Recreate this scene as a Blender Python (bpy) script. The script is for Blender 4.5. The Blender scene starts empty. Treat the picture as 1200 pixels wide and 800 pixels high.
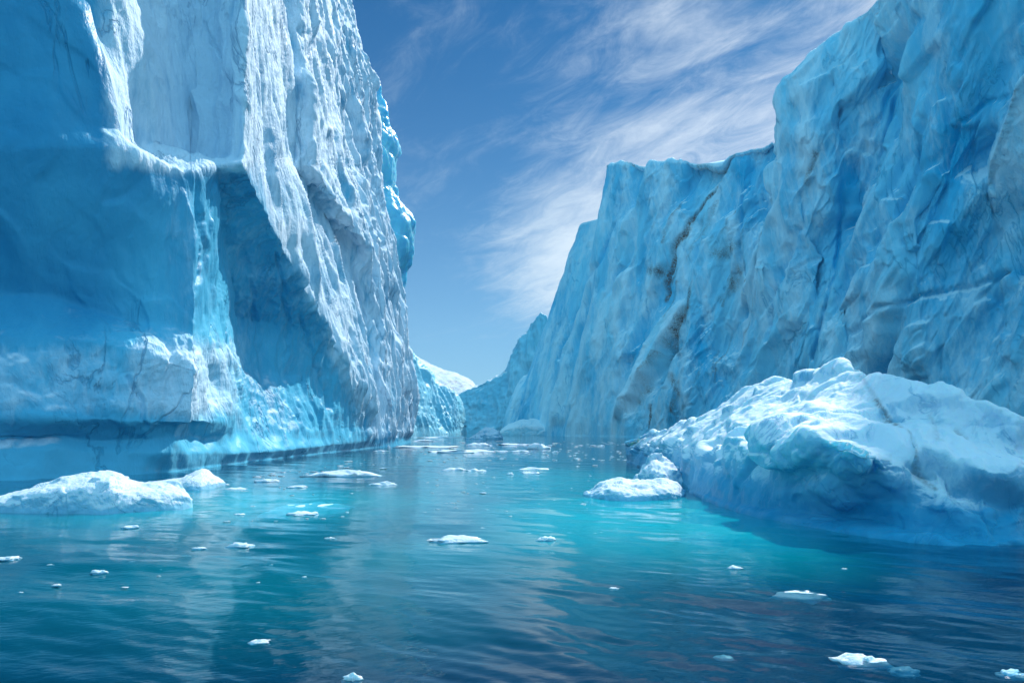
import bpy, math, random
import numpy as np
from mathutils import Vector

random.seed(7)
S = bpy.context.scene
COL = S.collection
R = math.radians

# ------------------------------------------------------------------ camera
F, PX0, HY, CAMZ = 857.0, 600.0, 502.0, 5.0      # focal length in pixels of the 1200 px wide photo, horizon row, eye height
cd = bpy.data.cameras.new("camera")
cam = bpy.data.objects.new("camera", cd)
COL.objects.link(cam)
cam.location = (0, 0, CAMZ)
cam.rotation_euler = (R(90), 0, 0)
cd.sensor_width = 36.0
cd.lens = 36.0 * F / 1200.0
cd.shift_y = (HY - 400.0) / 1200.0
cd.clip_start, cd.clip_end = 0.1, 30000.0
S.camera = cam

# ------------------------------------------------------------------ sky and sun
SUN_AZ, SUN_EL = 30.0, 40.0                       # azimuth measured from +Y towards +X
w = bpy.data.worlds.new("World")
S.world = w
w.use_nodes = True
nt = w.node_tree
nt.nodes.clear()


def node(nt, kind, **kw):
    n = nt.nodes.new(kind)
    for k, v in kw.items():
        if k == "inputs":
            for a, b in v.items():
                n.inputs[a].default_value = b
        else:
            setattr(n, k, v)
    return n


def math_node(nt, op, a, b=None, c=None, clamp=False):
    n = node(nt, "ShaderNodeMath", operation=op, use_clamp=clamp)
    for i, v in enumerate((a, b, c)):
        if v is None:
            continue
        if isinstance(v, (int, float)):
            n.inputs[i].default_value = v
        else:
            nt.links.new(v, n.inputs[i])
    return n.outputs[0]


def ramp(nt, fac, lo, hi, smooth=True):
    n = node(nt, "ShaderNodeMapRange", interpolation_type="SMOOTHSTEP" if smooth else "LINEAR")
    n.inputs["From Min"].default_value = lo
    n.inputs["From Max"].default_value = hi
    nt.links.new(fac, n.inputs["Value"])
    return n.outputs["Result"]


def mixc(nt, fac, a, b, blend="MIX"):
    n = node(nt, "ShaderNodeMix", data_type="RGBA", blend_type=blend)
    for sock, v in ((n.inputs[0], fac), (n.inputs[6], a), (n.inputs[7], b)):
        if isinstance(v, (int, float)):
            sock.default_value = v
        elif isinstance(v, tuple):
            sock.default_value = (*v, 1.0)
        else:
            nt.links.new(v, sock)
    return n.outputs[2]


def noise(nt, vec, scale, detail=4.0, rough=0.55, dist=0.0):
    n = node(nt, "ShaderNodeTexNoise")
    n.inputs["Scale"].default_value = scale
    n.inputs["Detail"].default_value = detail
    n.inputs["Roughness"].default_value = rough
    n.inputs["Distortion"].default_value = dist
    nt.links.new(vec, n.inputs["Vector"])
    return n.outputs["Fac"]


def mapping(nt, vec, scale=(1, 1, 1), rot=(0, 0, 0), loc=(0, 0, 0)):
    n = node(nt, "ShaderNodeMapping")
    n.inputs["Scale"].default_value = scale
    n.inputs["Rotation"].default_value = rot
    n.inputs["Location"].default_value = loc
    nt.links.new(vec, n.inputs["Vector"])
    return n.outputs["Vector"]


def turned(nt, vec, rot, scale):                        # turn first, then stretch
    return mapping(nt, mapping(nt, vec, (1, 1, 1), rot), scale)


sky = node(nt, "ShaderNodeTexSky", sky_type="NISHITA", sun_disc=False)
sky.sun_elevation = R(SUN_EL)
sky.sun_rotation = R(SUN_AZ)
sky.altitude = 800.0
sky.air_density = 1.0
sky.dust_density = 0.25
sky.ozone_density = 3.0
tc = node(nt, "ShaderNodeTexCoord")
skyc = mixc(nt, 1.0, sky.outputs["Color"], (0.006, 0.37, 0.64), "MULTIPLY")
sep = node(nt, "ShaderNodeSeparateXYZ")
nt.links.new(tc.outputs["Generated"], sep.inputs[0])
# the air pales towards the horizon
pale = math_node(nt, "POWER", math_node(nt, "SUBTRACT", 1.0, math_node(nt, "MAXIMUM", sep.outputs[2], 0.0), clamp=True), 4.2)
skyc = mixc(nt, math_node(nt, "MULTIPLY", pale, 0.9), skyc, (3.6, 6.0, 8.0))
# cirrus: a flat layer high overhead, so its streaks converge on the horizon
zz = math_node(nt, "ADD", math_node(nt, "MAXIMUM", sep.outputs[2], 0.0), 0.16)
uv = node(nt, "ShaderNodeCombineXYZ")
nt.links.new(math_node(nt, "DIVIDE", sep.outputs[0], zz), uv.inputs[0])
nt.links.new(math_node(nt, "DIVIDE", sep.outputs[1], zz), uv.inputs[1])
cuv = uv.outputs[0]
streak = noise(nt, turned(nt, cuv, (0, 0, R(40)), (0.7, 1.7, 1)), 1.5, 8.0, 0.58, 0.9)
fine = noise(nt, turned(nt, cuv, (0, 0, R(56)), (0.9, 2.0, 1)), 6.0, 9.0, 0.70, 0.8)
cover = noise(nt, mapping(nt, cuv, (1, 1, 1), (0, 0, 0), (3.1, 0.4, 0)), 0.85, 2.0, 0.5)
veil = math_node(nt, "ADD", math_node(nt, "MULTIPLY", streak, 0.58), math_node(nt, "MULTIPLY", fine, 0.42))
side = ramp(nt, sep.outputs[0], -0.22, 0.46)      # more cirrus to the right, where the sun stands
thr = math_node(nt, "ADD", math_node(nt, "MULTIPLY", side, 0.26), math_node(nt, "MULTIPLY", cover, 0.36))
bank = node(nt, "ShaderNodeVectorMath", operation="LENGTH")   # a lower bank of cirrus over the end of the channel
nt.links.new(mapping(nt, cuv, (2.2, 1.1, 0), (0, 0, 0), (-0.22 * 2.2, -2.55 * 1.1, 0)), bank.inputs[0])
thr = math_node(nt, "ADD", thr, math_node(nt, "MULTIPLY", ramp(nt, bank.outputs["Value"], 1.25, 0.0), 0.36))
cl = ramp(nt, math_node(nt, "ADD", veil, thr), 0.70, 1.20)
cl = math_node(nt, "MULTIPLY", cl, 0.85, clamp=True)
cloudc = mixc(nt, side, (5.6, 7.0, 8.2), (10.0, 10.4, 10.8))
# sky overhead and behind the camera brightened, an added blue fill for shaded ice
behind = ramp(nt, math_node(nt, "SUBTRACT", math_node(nt, "MULTIPLY", sep.outputs[2], 0.9), sep.outputs[1]), -0.15, 0.55)
skyc = mixc(nt, behind, skyc, (1.9, 6.0, 9.0))
skyc = mixc(nt, math_node(nt, "MULTIPLY", cl, math_node(nt, "SUBTRACT", 1.0, math_node(nt, "MULTIPLY", behind, 0.6))), skyc, cloudc)
bg = node(nt, "ShaderNodeBackground")
bg.inputs["Strength"].default_value = 0.10
nt.links.new(skyc, bg.inputs["Color"])
wo = node(nt, "ShaderNodeOutputWorld")
nt.links.new(bg.outputs[0], wo.inputs["Surface"])

sd = bpy.data.lights.new("sun", "SUN")
sd.energy = 4.4
sd.angle = R(0.5)
sd.color = (1.0, 0.955, 0.90)
sun = bpy.data.objects.new("sun", sd)
COL.objects.link(sun)
to_sun = Vector((math.sin(R(SUN_AZ)) * math.cos(R(SUN_EL)), math.cos(R(SUN_AZ)) * math.cos(R(SUN_EL)), math.sin(R(SUN_EL))))
sun.rotation_euler = to_sun.to_track_quat("Z", "Y").to_euler()

S.view_settings.view_transform = "Standard"
S.view_settings.look = "None"
S.view_settings.exposure = 0.22
S.view_settings.gamma = 1.0
S.view_settings.use_curve_mapping = False
S.cycles.use_denoising = True
S.cycles.max_bounces = 8
S.cycles.diffuse_bounces = 4
S.cycles.glossy_bounces = 3
S.cycles.transmission_bounces = 4
S.cycles.transparent_max_bounces = 8
S.cycles.caustics_reflective = False
S.cycles.caustics_refractive = False
S.cycles.sample_clamp_indirect = 6.0

# ------------------------------------------------------------------ noise in numpy
RNG = np.random.RandomState(11)
PERM = np.tile(RNG.permutation(256), 3)
GR = RNG.normal(size=(256, 3)).astype(np.float32)
GR /= np.linalg.norm(GR, axis=1, keepdims=True)


def perlin(P):
    P = np.asarray(P, np.float32)
    shp = P.shape[:-1]
    P = P.reshape(-1, 3)
    I = np.floor(P).astype(np.int64)
    f = (P - I).astype(np.float32)
    I &= 255
    u = f * f * f * (f * (f * 6 - 15) + 10)
    out = np.zeros(len(P), np.float32)
    for dx in (0, 1):
        wx = u[:, 0] if dx else 1 - u[:, 0]
        for dy in (0, 1):
            wy = u[:, 1] if dy else 1 - u[:, 1]
            for dz in (0, 1):
                wz = u[:, 2] if dz else 1 - u[:, 2]
                h = PERM[PERM[PERM[I[:, 0] + dx] + I[:, 1] + dy] + I[:, 2] + dz]
                g = GR[h]
                out += wx * wy * wz * (g[:, 0] * (f[:, 0] - dx) + g[:, 1] * (f[:, 1] - dy) + g[:, 2] * (f[:, 2] - dz))
    return (out * 1.5).reshape(shp)


def fbm(P, octaves=4, gain=0.5, lac=2.03):
    s, a, t = 0, 1.0, 0.0
    for i in range(octaves):
        s = s + a * perlin(P * (lac ** i) + 17.3 * i)
        t += a
        a *= gain
    return s / t


def billow(P, octaves=3, gain=0.45, lac=2.1):           # rounded lumps, sharp valleys
    s, a, t = 0, 1.0, 0.0
    for i in range(octaves):
        s = s + a * (np.abs(perlin(P * (lac ** i) + 9.1 * i)) * 2.2 - 0.6)
        t += a
        a *= gain
    return s / t


def ridged(P, octaves=3, gain=0.5, lac=2.1):            # sharp crests
    return -billow(P, octaves, gain, lac)


def facets(P, seed=0, jitter=0.9, tilt=1.0, sharp=14.0):            # fracture planes: every cell is a tilted flat facet
    P = np.asarray(P, np.float32)
    shp = P.shape[:-1]
    P = P.reshape(-1, 3)
    I = np.floor(P).astype(np.int64)
    val = np.zeros(len(P), np.float32)
    wt = np.full(len(P), 1e-12, np.float32)
    rs = np.random.RandomState(100 + seed)
    J = (rs.rand(256, 3).astype(np.float32) - 0.5) * jitter + 0.5
    T = rs.normal(size=(256, 3)).astype(np.float32) * tilt
    O = rs.uniform(-0.5, 0.5, 256).astype(np.float32)
    for dx in (-1, 0, 1):
        for dy in (-1, 0, 1):
            for dz in (-1, 0, 1):
                C = I + np.array((dx, dy, dz))
                h = PERM[PERM[PERM[C[:, 0] & 255] + (C[:, 1] & 255)] + (C[:, 2] & 255)]
                D = P - (C + J[h])
                d = (D * D).sum(1)
                v = (D * T[h]).sum(1) + O[h]
                e = np.exp(-sharp * d)
                val += e * v
                wt += e
    return (val / wt).reshape(shp), wt.reshape(shp)


def sstep(a, b, x):
    t = np.clip((x - a) / (b - a), 0, 1)
    return t * t * (3 - 2 * t)


def rot_z_scale(P, ang_deg, scale, lean=0.0):
    """coordinates along a wall: rotate about z, shear so that streaks lean, then scale"""
    a = R(ang_deg)
    x = P[..., 0] * math.cos(a) + P[..., 1] * math.sin(a)
    y = -P[..., 0] * math.sin(a) + P[..., 1] * math.cos(a)
    x = x + lean * P[..., 2]
    return np.stack([x / scale[0], y / scale[1], P[..., 2] / scale[2]], -1)


# ------------------------------------------------------------------ mesh helpers
def at(px, py, d):
    return (d * (px - PX0) / F, d, CAMZ - d * (py - HY) / F)


def wd(py):                                              # distance of the water under an image row
    return CAMZ * F / (py - HY)


def tag(o, label=None, cat=None, group=None, kind=None):
    if label: o["label"] = label
    if cat: o["category"] = cat
    if group: o["group"] = group
    if kind: o["kind"] = kind
    return o


def empty(name, loc):
    o = bpy.data.objects.new(name, None)
    o.empty_display_size = 0.5
    COL.objects.link(o)
    o.location = loc
    return o


def mesh_obj(name, V, faces, mat, attrs=None, parent=None, smooth=True):
    """V: n x 3 in world space; the object's origin goes to the middle of its footprint"""
    V = np.asarray(V, np.float64)
    lo, hi = V.min(0), V.max(0)
    org = np.array([(lo[0] + hi[0]) / 2, (lo[1] + hi[1]) / 2, 0.0])
    me = bpy.data.meshes.new(name)
    me.vertices.add(len(V))
    me.vertices.foreach_set("co", (V - org).astype(np.float32).ravel())
    quads = [np.asarray(f, np.int32) for f in faces]
    idx = np.concatenate([q.ravel() for q in quads])
    tot = np.concatenate([np.full(q.shape[0], q.shape[1], np.int32) for q in quads])
    start = np.concatenate([[0], np.cumsum(tot)[:-1]]).astype(np.int32)
    me.loops.add(len(idx))
    me.loops.foreach_set("vertex_index", idx)
    me.polygons.add(len(tot))
    me.polygons.foreach_set("loop_start", start)
    me.polygons.foreach_set("loop_total", tot)
    me.update(calc_edges=True)
    me.validate()
    if smooth:
        me.polygons.foreach_set("use_smooth", np.ones(len(me.polygons), bool))
    for k, a in (attrs or {}).items():
        at_ = me.attributes.new(k, "FLOAT", "POINT")
        at_.data.foreach_set("value", np.asarray(a, np.float32).ravel())
    if mat: me.materials.append(mat)
    o = bpy.data.objects.new(name, me)
    COL.objects.link(o)
    if parent:
        o.parent = parent
        o.location = Vector(org) - parent.location
    else:
        o.location = org
    return o


def grid_faces(nv, nu, wrap=True, caps=True):
    i = np.arange(nv * nu).reshape(nv, nu)
    a, b, c, d = i[:-1, :-1], i[:-1, 1:], i[1:, 1:], i[1:, :-1]
    out = [np.stack([a.ravel(), b.ravel(), c.ravel(), d.ravel()], 1)]
    if wrap:
        a, b, c, d = i[-1, :-1], i[-1, 1:], i[0, 1:], i[0, :-1]
        out.append(np.stack([a, b, c, d], 1))
    if caps:
        out.append(i[:, 0][None, :].copy())
        out.append(i[::-1, -1][None, :].copy())
    return out


def fill_net(net, nseg_v, nseg_u, smooth_rows=0, curve=False):
    """net: R x C x 3 control points -> fine grid; counts per row gap / column gap"""
    net = np.asarray(net, np.float64)

    def axis(A, segs):
        out = []
        n = len(segs)
        for k, m in enumerate(segs):
            t = (np.arange(m) / m)[:, None, None]
            p1, p2 = A[k], A[k + 1]
            if curve:
                p0, p3 = A[max(k - 1, 0)], A[min(k + 2, n)]
                t2, t3 = t * t, t * t * t
                q = 0.5 * ((2 * p1) + (p2 - p0) * t + (2 * p0 - 5 * p1 + 4 * p2 - p3) * t2 + (3 * p1 - p0 - 3 * p2 + p3) * t3)
                out.append(q * 0.6 + 0.4 * (p1 * (1 - t) + p2 * t))
            else:
                out.append(p1 * (1 - t) + p2 * t)
        out.append(A[-1][None])
        return np.concatenate(out, 0)
    G = axis(net, nseg_v)
    G = axis(G.transpose(1, 0, 2), nseg_u).transpose(1, 0, 2)
    return G


def blur(A, n, axis_w=(1, 1)):
    A = A.copy()
    for _ in range(n):
        if axis_w[0]:
            A[1:-1] = 0.25 * A[:-2] + 0.5 * A[1:-1] + 0.25 * A[2:]
        if axis_w[1]:
            A[:, 1:-1] = 0.25 * A[:, :-2] + 0.5 * A[:, 1:-1] + 0.25 * A[:, 2:]
    return A


def normals(G):
    du = np.gradient(G, axis=1)
    dv = np.gradient(G, axis=0)
    n = np.cross(du, dv)
    return n / (np.linalg.norm(n, axis=-1, keepdims=True) + 1e-9)


def pix(G):
    d = np.maximum(G[..., 1], 0.5)
    return PX0 + F * G[..., 0] / d, HY - F * (G[..., 2] - CAMZ) / d


def polyline_mask(px, py, pts, width):
    """closeness (1 on the line, 0 beyond width) of grid points to a polyline drawn over the face"""
    best = np.full(px.shape, 1e9)
    for (x0, y0), (x1, y1) in zip(pts[:-1], pts[1:]):
        dx, dy = x1 - x0, y1 - y0
        t = np.clip(((px - x0) * dx + (py - y0) * dy) / (dx * dx + dy * dy), 0, 1)
        best = np.minimum(best, np.hypot(px - x0 - t * dx, py - y0 - t * dy))
    return 1 - sstep(0, width, best)


# ------------------------------------------------------------------ materials
def ice_material(name, deep=(0.10, 0.40, 0.60), mid=(0.30, 0.62, 0.76), white=(0.80, 0.86, 0.90), bump_m=1.0, bump_strength=0.35,
                 lean=(0, 0, 0), sss=0.0, sss_scale=1.0, stretch=5.0, rough=0.5, spec=0.3):
    m = bpy.data.materials.new(name)
    m.use_nodes = True
    nt = m.node_tree
    nt.nodes.clear()
    geo = node(nt, "ShaderNodeNewGeometry")
    P = geo.outputs["Position"]
    snow = node(nt, "ShaderNodeAttribute", attribute_name="snow").outputs["Fac"]
    blue = node(nt, "ShaderNodeAttribute", attribute_name="blue").outputs["Fac"]
    dirt = node(nt, "ShaderNodeAttribute", attribute_name="dirt").outputs["Fac"]
    vP = turned(nt, P, lean, (1 / bump_m, 1 / bump_m, 1 / (bump_m * stretch)))
    big = noise(nt, vP, 0.12, 5, 0.6, 0.4)
    small = noise(nt, vP, 0.9, 5, 0.65, 0.3)
    grain = noise(nt, mapping(nt, P, (1 / bump_m,) * 3), 2.2, 4, 0.6)
    b = math_node(nt, "ADD", blue, math_node(nt, "MULTIPLY", math_node(nt, "SUBTRACT", big, 0.5), 0.9), clamp=True)
    col = mixc(nt, b, mid, deep)
    s = math_node(nt, "ADD", snow, math_node(nt, "MULTIPLY", math_node(nt, "SUBTRACT", small, 0.5), 0.7))
    s = ramp(nt, s, 0.2, 0.8)
    col = mixc(nt, s, col, white)
    hair = math_node(nt, "ABSOLUTE", math_node(nt, "SUBTRACT", noise(nt, vP, 0.10, 6, 0.58, 0.8), 0.5))
    hair = math_node(nt, "MULTIPLY", ramp(nt, hair, 0.016, 0.0), ramp(nt, noise(nt, mapping(nt, P, (1 / bump_m,) * 3), 0.06, 2), 0.46, 0.60))
    col = mixc(nt, math_node(nt, "MULTIPLY", hair, 0.45), col, deep)
    d = math_node(nt, "MULTIPLY", dirt, ramp(nt, grain, 0.18, 0.66))
    col = mixc(nt, d, col, (0.14, 0.08, 0.06))
    hgt0 = math_node(nt, "MULTIPLY", hair, -0.5)
    bump1 = node(nt, "ShaderNodeBump", inputs={"Strength": bump_strength, "Distance": bump_m * 1.2})
    hgt = math_node(nt, "ADD", math_node(nt, "MULTIPLY", small, 0.7), math_node(nt, "MULTIPLY", grain, 0.22))
    hgt = math_node(nt, "MULTIPLY", hgt, math_node(nt, "ADD", math_node(nt, "MULTIPLY", s, 0.6), 0.4))   # bare ice is glassier than crust
    hgt = math_node(nt, "ADD", hgt, hgt0)
    nt.links.new(hgt, bump1.inputs["Height"])
    p = node(nt, "ShaderNodeBsdfPrincipled")
    nt.links.new(col, p.inputs["Base Color"])
    nt.links.new(bump1.outputs[0], p.inputs["Normal"])
    nt.links.new(math_node(nt, "ADD", math_node(nt, "MULTIPLY", s, 0.3), rough - 0.12), p.inputs["Roughness"])
    p.inputs["IOR"].default_value = 1.31
    p.inputs["Specular IOR Level"].default_value = spec
    if sss:
        p.inputs["Subsurface Weight"].default_value = sss
        p.inputs["Subsurface Radius"].default_value = (0.25, 0.8, 1.2)
        p.inputs["Subsurface Scale"].default_value = sss_scale
    o = node(nt, "ShaderNodeOutputMaterial")
    nt.links.new(p.outputs[0], o.inputs["Surface"])
    return m


M_LEFT = ice_material("ice of the left cliff", white=(0.66, 0.81, 0.93), deep=(0.003, 0.19, 0.40), mid=(0.11, 0.52, 0.74), bump_m=1.2, bump_strength=0.5, stretch=3.2)
M_RIGHT = ice_material("ice of the right cliff", white=(0.66, 0.86, 0.94), deep=(0.02, 0.44, 0.70), mid=(0.32, 0.74, 0.89), bump_m=1.7, bump_strength=0.55, lean=(0, R(14), 0))
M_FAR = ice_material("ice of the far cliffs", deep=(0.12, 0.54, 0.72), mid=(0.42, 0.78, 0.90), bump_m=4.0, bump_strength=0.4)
M_FIN = ice_material("clear turquoise ice", deep=(0.06, 0.46, 0.68), mid=(0.25, 0.68, 0.82), bump_m=3.0, bump_strength=0.3, rough=0.4, sss=0.7, sss_scale=5.0)
M_BERG = ice_material("ice of the near berg", white=(0.80, 0.86, 0.92), deep=(0.03, 0.33, 0.54), mid=(0.40, 0.68, 0.82), bump_m=0.40, bump_strength=0.4, stretch=1.4, sss=0.35, sss_scale=0.9)
M_FLOE = ice_material("snowy floe ice", white=(0.72, 0.80, 0.87), deep=(0.05, 0.36, 0.56), mid=(0.34, 0.64, 0.80), bump_m=0.26, bump_strength=0.55, stretch=1.0, sss=0.25, sss_scale=0.35)
M_SUBM = ice_material("pale ice under water", deep=(0.30, 0.75, 0.82), mid=(0.55, 0.85, 0.88), bump_m=0.6, bump_strength=0.1, stretch=1.0)

# ------------------------------------------------------------------ water and sea bed
def water_material():
    m = bpy.data.materials.new("glacial water")
    m.use_nodes = True
    nt = m.node_tree
    nt.nodes.clear()
    geo = node(nt, "ShaderNodeNewGeometry")
    P = geo.outputs["Position"]
    glow = node(nt, "ShaderNodeAttribute", attribute_name="ice_glow").outputs["Fac"]
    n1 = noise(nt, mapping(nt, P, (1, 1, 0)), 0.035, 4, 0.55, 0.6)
    glow_fac = math_node(nt, "ADD", glow, math_node(nt, "MULTIPLY", math_node(nt, "SUBTRACT", n1, 0.62), 0.28), clamp=True)
    body = mixc(nt, glow_fac, (0.000, 0.048, 0.115), (0.000, 0.80, 0.90))  # turquoise glow of submerged ice painted into the body colour
    # small ripples over the modelled waves
    r1 = noise(nt, turned(nt, P, (0, 0, R(18)), (0.55, 1.3, 1)), 1.6, 5, 0.55, 0.3)
    r2 = noise(nt, turned(nt, P, (0, 0, R(-24)), (0.6, 1.4, 1)), 4.5, 3, 0.5)
    patch = ramp(nt, noise(nt, mapping(nt, P, (1, 1, 0), (0, 0, 0.4)), 0.05, 2, 0.5), 0.3, 0.7)
    hgt = math_node(nt, "ADD", math_node(nt, "MULTIPLY", r1, 1.0), math_node(nt, "MULTIPLY", r2, 0.40))
    hgt = math_node(nt, "MULTIPLY", hgt, math_node(nt, "ADD", math_node(nt, "MULTIPLY", patch, 0.7), 0.45))
    bump = node(nt, "ShaderNodeBump", inputs={"Strength": 0.40, "Distance": 0.045})
    nt.links.new(hgt, bump.inputs["Height"])
    dif = node(nt, "ShaderNodeBsdfDiffuse")
    nt.links.new(body, dif.inputs["Color"])
    tr = node(nt, "ShaderNodeBsdfTransparent", inputs={"Color": (0.75, 0.97, 1.0, 1)})
    mx = node(nt, "ShaderNodeMixShader", inputs={0: 0.5})
    nt.links.new(dif.outputs[0], mx.inputs[1])
    nt.links.new(tr.outputs[0], mx.inputs[2])
    gl = node(nt, "ShaderNodeBsdfGlossy", inputs={"Roughness": 0.018, "Color": (1, 1, 1, 1)})
    nt.links.new(bump.outputs[0], gl.inputs["Normal"])
    fr = node(nt, "ShaderNodeFresnel", inputs={"IOR": 1.333})
    nt.links.new(bump.outputs[0], fr.inputs["Normal"])
    back = math_node(nt, "SUBTRACT", 1.0, geo.outputs["Backfacing"])
    mx2 = node(nt, "ShaderNodeMixShader")
    nt.links.new(math_node(nt, "MULTIPLY", fr.outputs[0], back), mx2.inputs[0])
    nt.links.new(mx.outputs[0], mx2.inputs[1])
    nt.links.new(gl.outputs[0], mx2.inputs[2])
    va = node(nt, "ShaderNodeVolumeAbsorption", inputs={"Color": (0.02, 0.62, 0.78, 1), "Density": 0.42})
    o = node(nt, "ShaderNodeOutputMaterial")
    nt.links.new(mx2.outputs[0], o.inputs["Surface"])
    nt.links.new(va.outputs[0], o.inputs["Volume"])
    return m


def build_water():
    # a fan of cells that grow with distance, waves as real geometry near the boat
    ang = np.linspace(R(-74), R(74), 760)
    dist = [3.0]
    while dist[-1] < 2900:
        dist.append(dist[-1] * 1.0062 + 0.004)
    dist = np.array(dist)
    A, D = np.meshgrid(ang, dist)
    X, Y = D * np.sin(A), D * np.cos(A) 
    Z = np.zeros_like(X)
    rs = np.random.RandomState(5)
    warp = fbm(np.stack([X / 14, Y / 14, 0 * X], -1), 2) * 3.0
    for k in range(46):
        lam = 0.55 * (9.0 / 0.55) ** (rs.rand() ** 1.25)
        th = R(62) + rs.normal() * R(32)               # travel direction
        kx, ky = math.cos(th) * 2 * math.pi / lam, math.sin(th) * 2 * math.pi / lam
        amp = 0.0019 * lam ** 0.8
        cell = D * 0.0075
        fade = np.clip(1.6 - 3.2 * cell / lam, 0, 1)
        Z += amp * fade * np.sin(kx * X + ky * Y + rs.rand() * 6.28 + warp * 1.2 / lam ** 0.5)
    calm = 0.55 + 0.75 * sstep(-0.3, 0.35, fbm(np.stack([X / 22, Y / 30, 0 * X + 4], -1), 2))
    Z *= calm
    px, py = PX0 + F * X / np.maximum(Y, 1), HY + F * CAMZ / np.maximum(Y, 1)
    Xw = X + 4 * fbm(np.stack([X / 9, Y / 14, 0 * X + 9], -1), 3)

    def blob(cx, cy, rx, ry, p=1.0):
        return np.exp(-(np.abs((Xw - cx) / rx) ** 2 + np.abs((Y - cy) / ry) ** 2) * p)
    glow = np.maximum.reduce([  # painted patches standing in for light from ice below the surface
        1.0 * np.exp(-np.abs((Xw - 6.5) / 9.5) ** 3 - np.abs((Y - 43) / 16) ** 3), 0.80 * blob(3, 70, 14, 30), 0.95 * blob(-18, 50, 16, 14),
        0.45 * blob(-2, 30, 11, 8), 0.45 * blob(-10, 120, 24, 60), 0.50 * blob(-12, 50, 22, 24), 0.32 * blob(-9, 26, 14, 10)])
    nv, nu = X.shape
    top = np.stack([X, Y, Z], -1).reshape(-1, 3)
    ring = np.concatenate([np.arange(nu), np.arange(1, nv) * nu + nu - 1,
                           (nv - 1) * nu + np.arange(nu - 2, -1, -1), np.arange(nv - 2, 0, -1) * nu])
    low = top[ring].copy()
    low[:, 2] = -30.0
    V = np.concatenate([top, low])
    n0 = len(top)
    k = len(ring)
    j = np.arange(k)
    side = np.stack([ring[j], n0 + j, n0 + (j + 1) % k, ring[(j + 1) % k]], 1)[:, ::-1]
    i = np.arange(nv * nu).reshape(nv, nu)
    f = np.stack([i[:-1, :-1].ravel(), i[:-1, 1:].ravel(), i[1:, 1:].ravel(), i[1:, :-1].ravel()], 1)
    base = (n0 + j[::-1])[None, :]
    o = mesh_obj("water", V, [f, side, base], water_material(), {"ice_glow": np.concatenate([glow.ravel(), np.zeros(k)])})
    tag(o, kind="structure")


build_water()


def plain(name, col, rough=0.9):
    m = bpy.data.materials.new(name)
    m.use_nodes = True
    nt = m.node_tree
    p = nt.nodes["Principled BSDF"]
    p.inputs["Roughness"].default_value = rough
    geo = node(nt, "ShaderNodeNewGeometry")
    n = noise(nt, geo.outputs["Position"], 0.05, 4)
    nt.links.new(mixc(nt, n, tuple(c * 0.8 for c in col), tuple(min(1, c * 1.2) for c in col)), p.inputs["Base Color"])
    return m


def build_sea_bed():
    q = 3000.0
    n = 60
    xs = np.linspace(-q, q, n)
    X, Y = np.meshgrid(xs, np.linspace(-1200, 3000, n))
    Z = -33.0 + 1.0 * fbm(np.stack([X / 900, Y / 900, 0 * X], -1), 3)
    o = mesh_obj("sea_bed", np.stack([X, Y, Z], -1).reshape(-1, 3), grid_faces(n, n, False, False), plain("dark silt", (0.02, 0.05, 0.06)))
    tag(o, kind="structure")


build_sea_bed()


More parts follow.
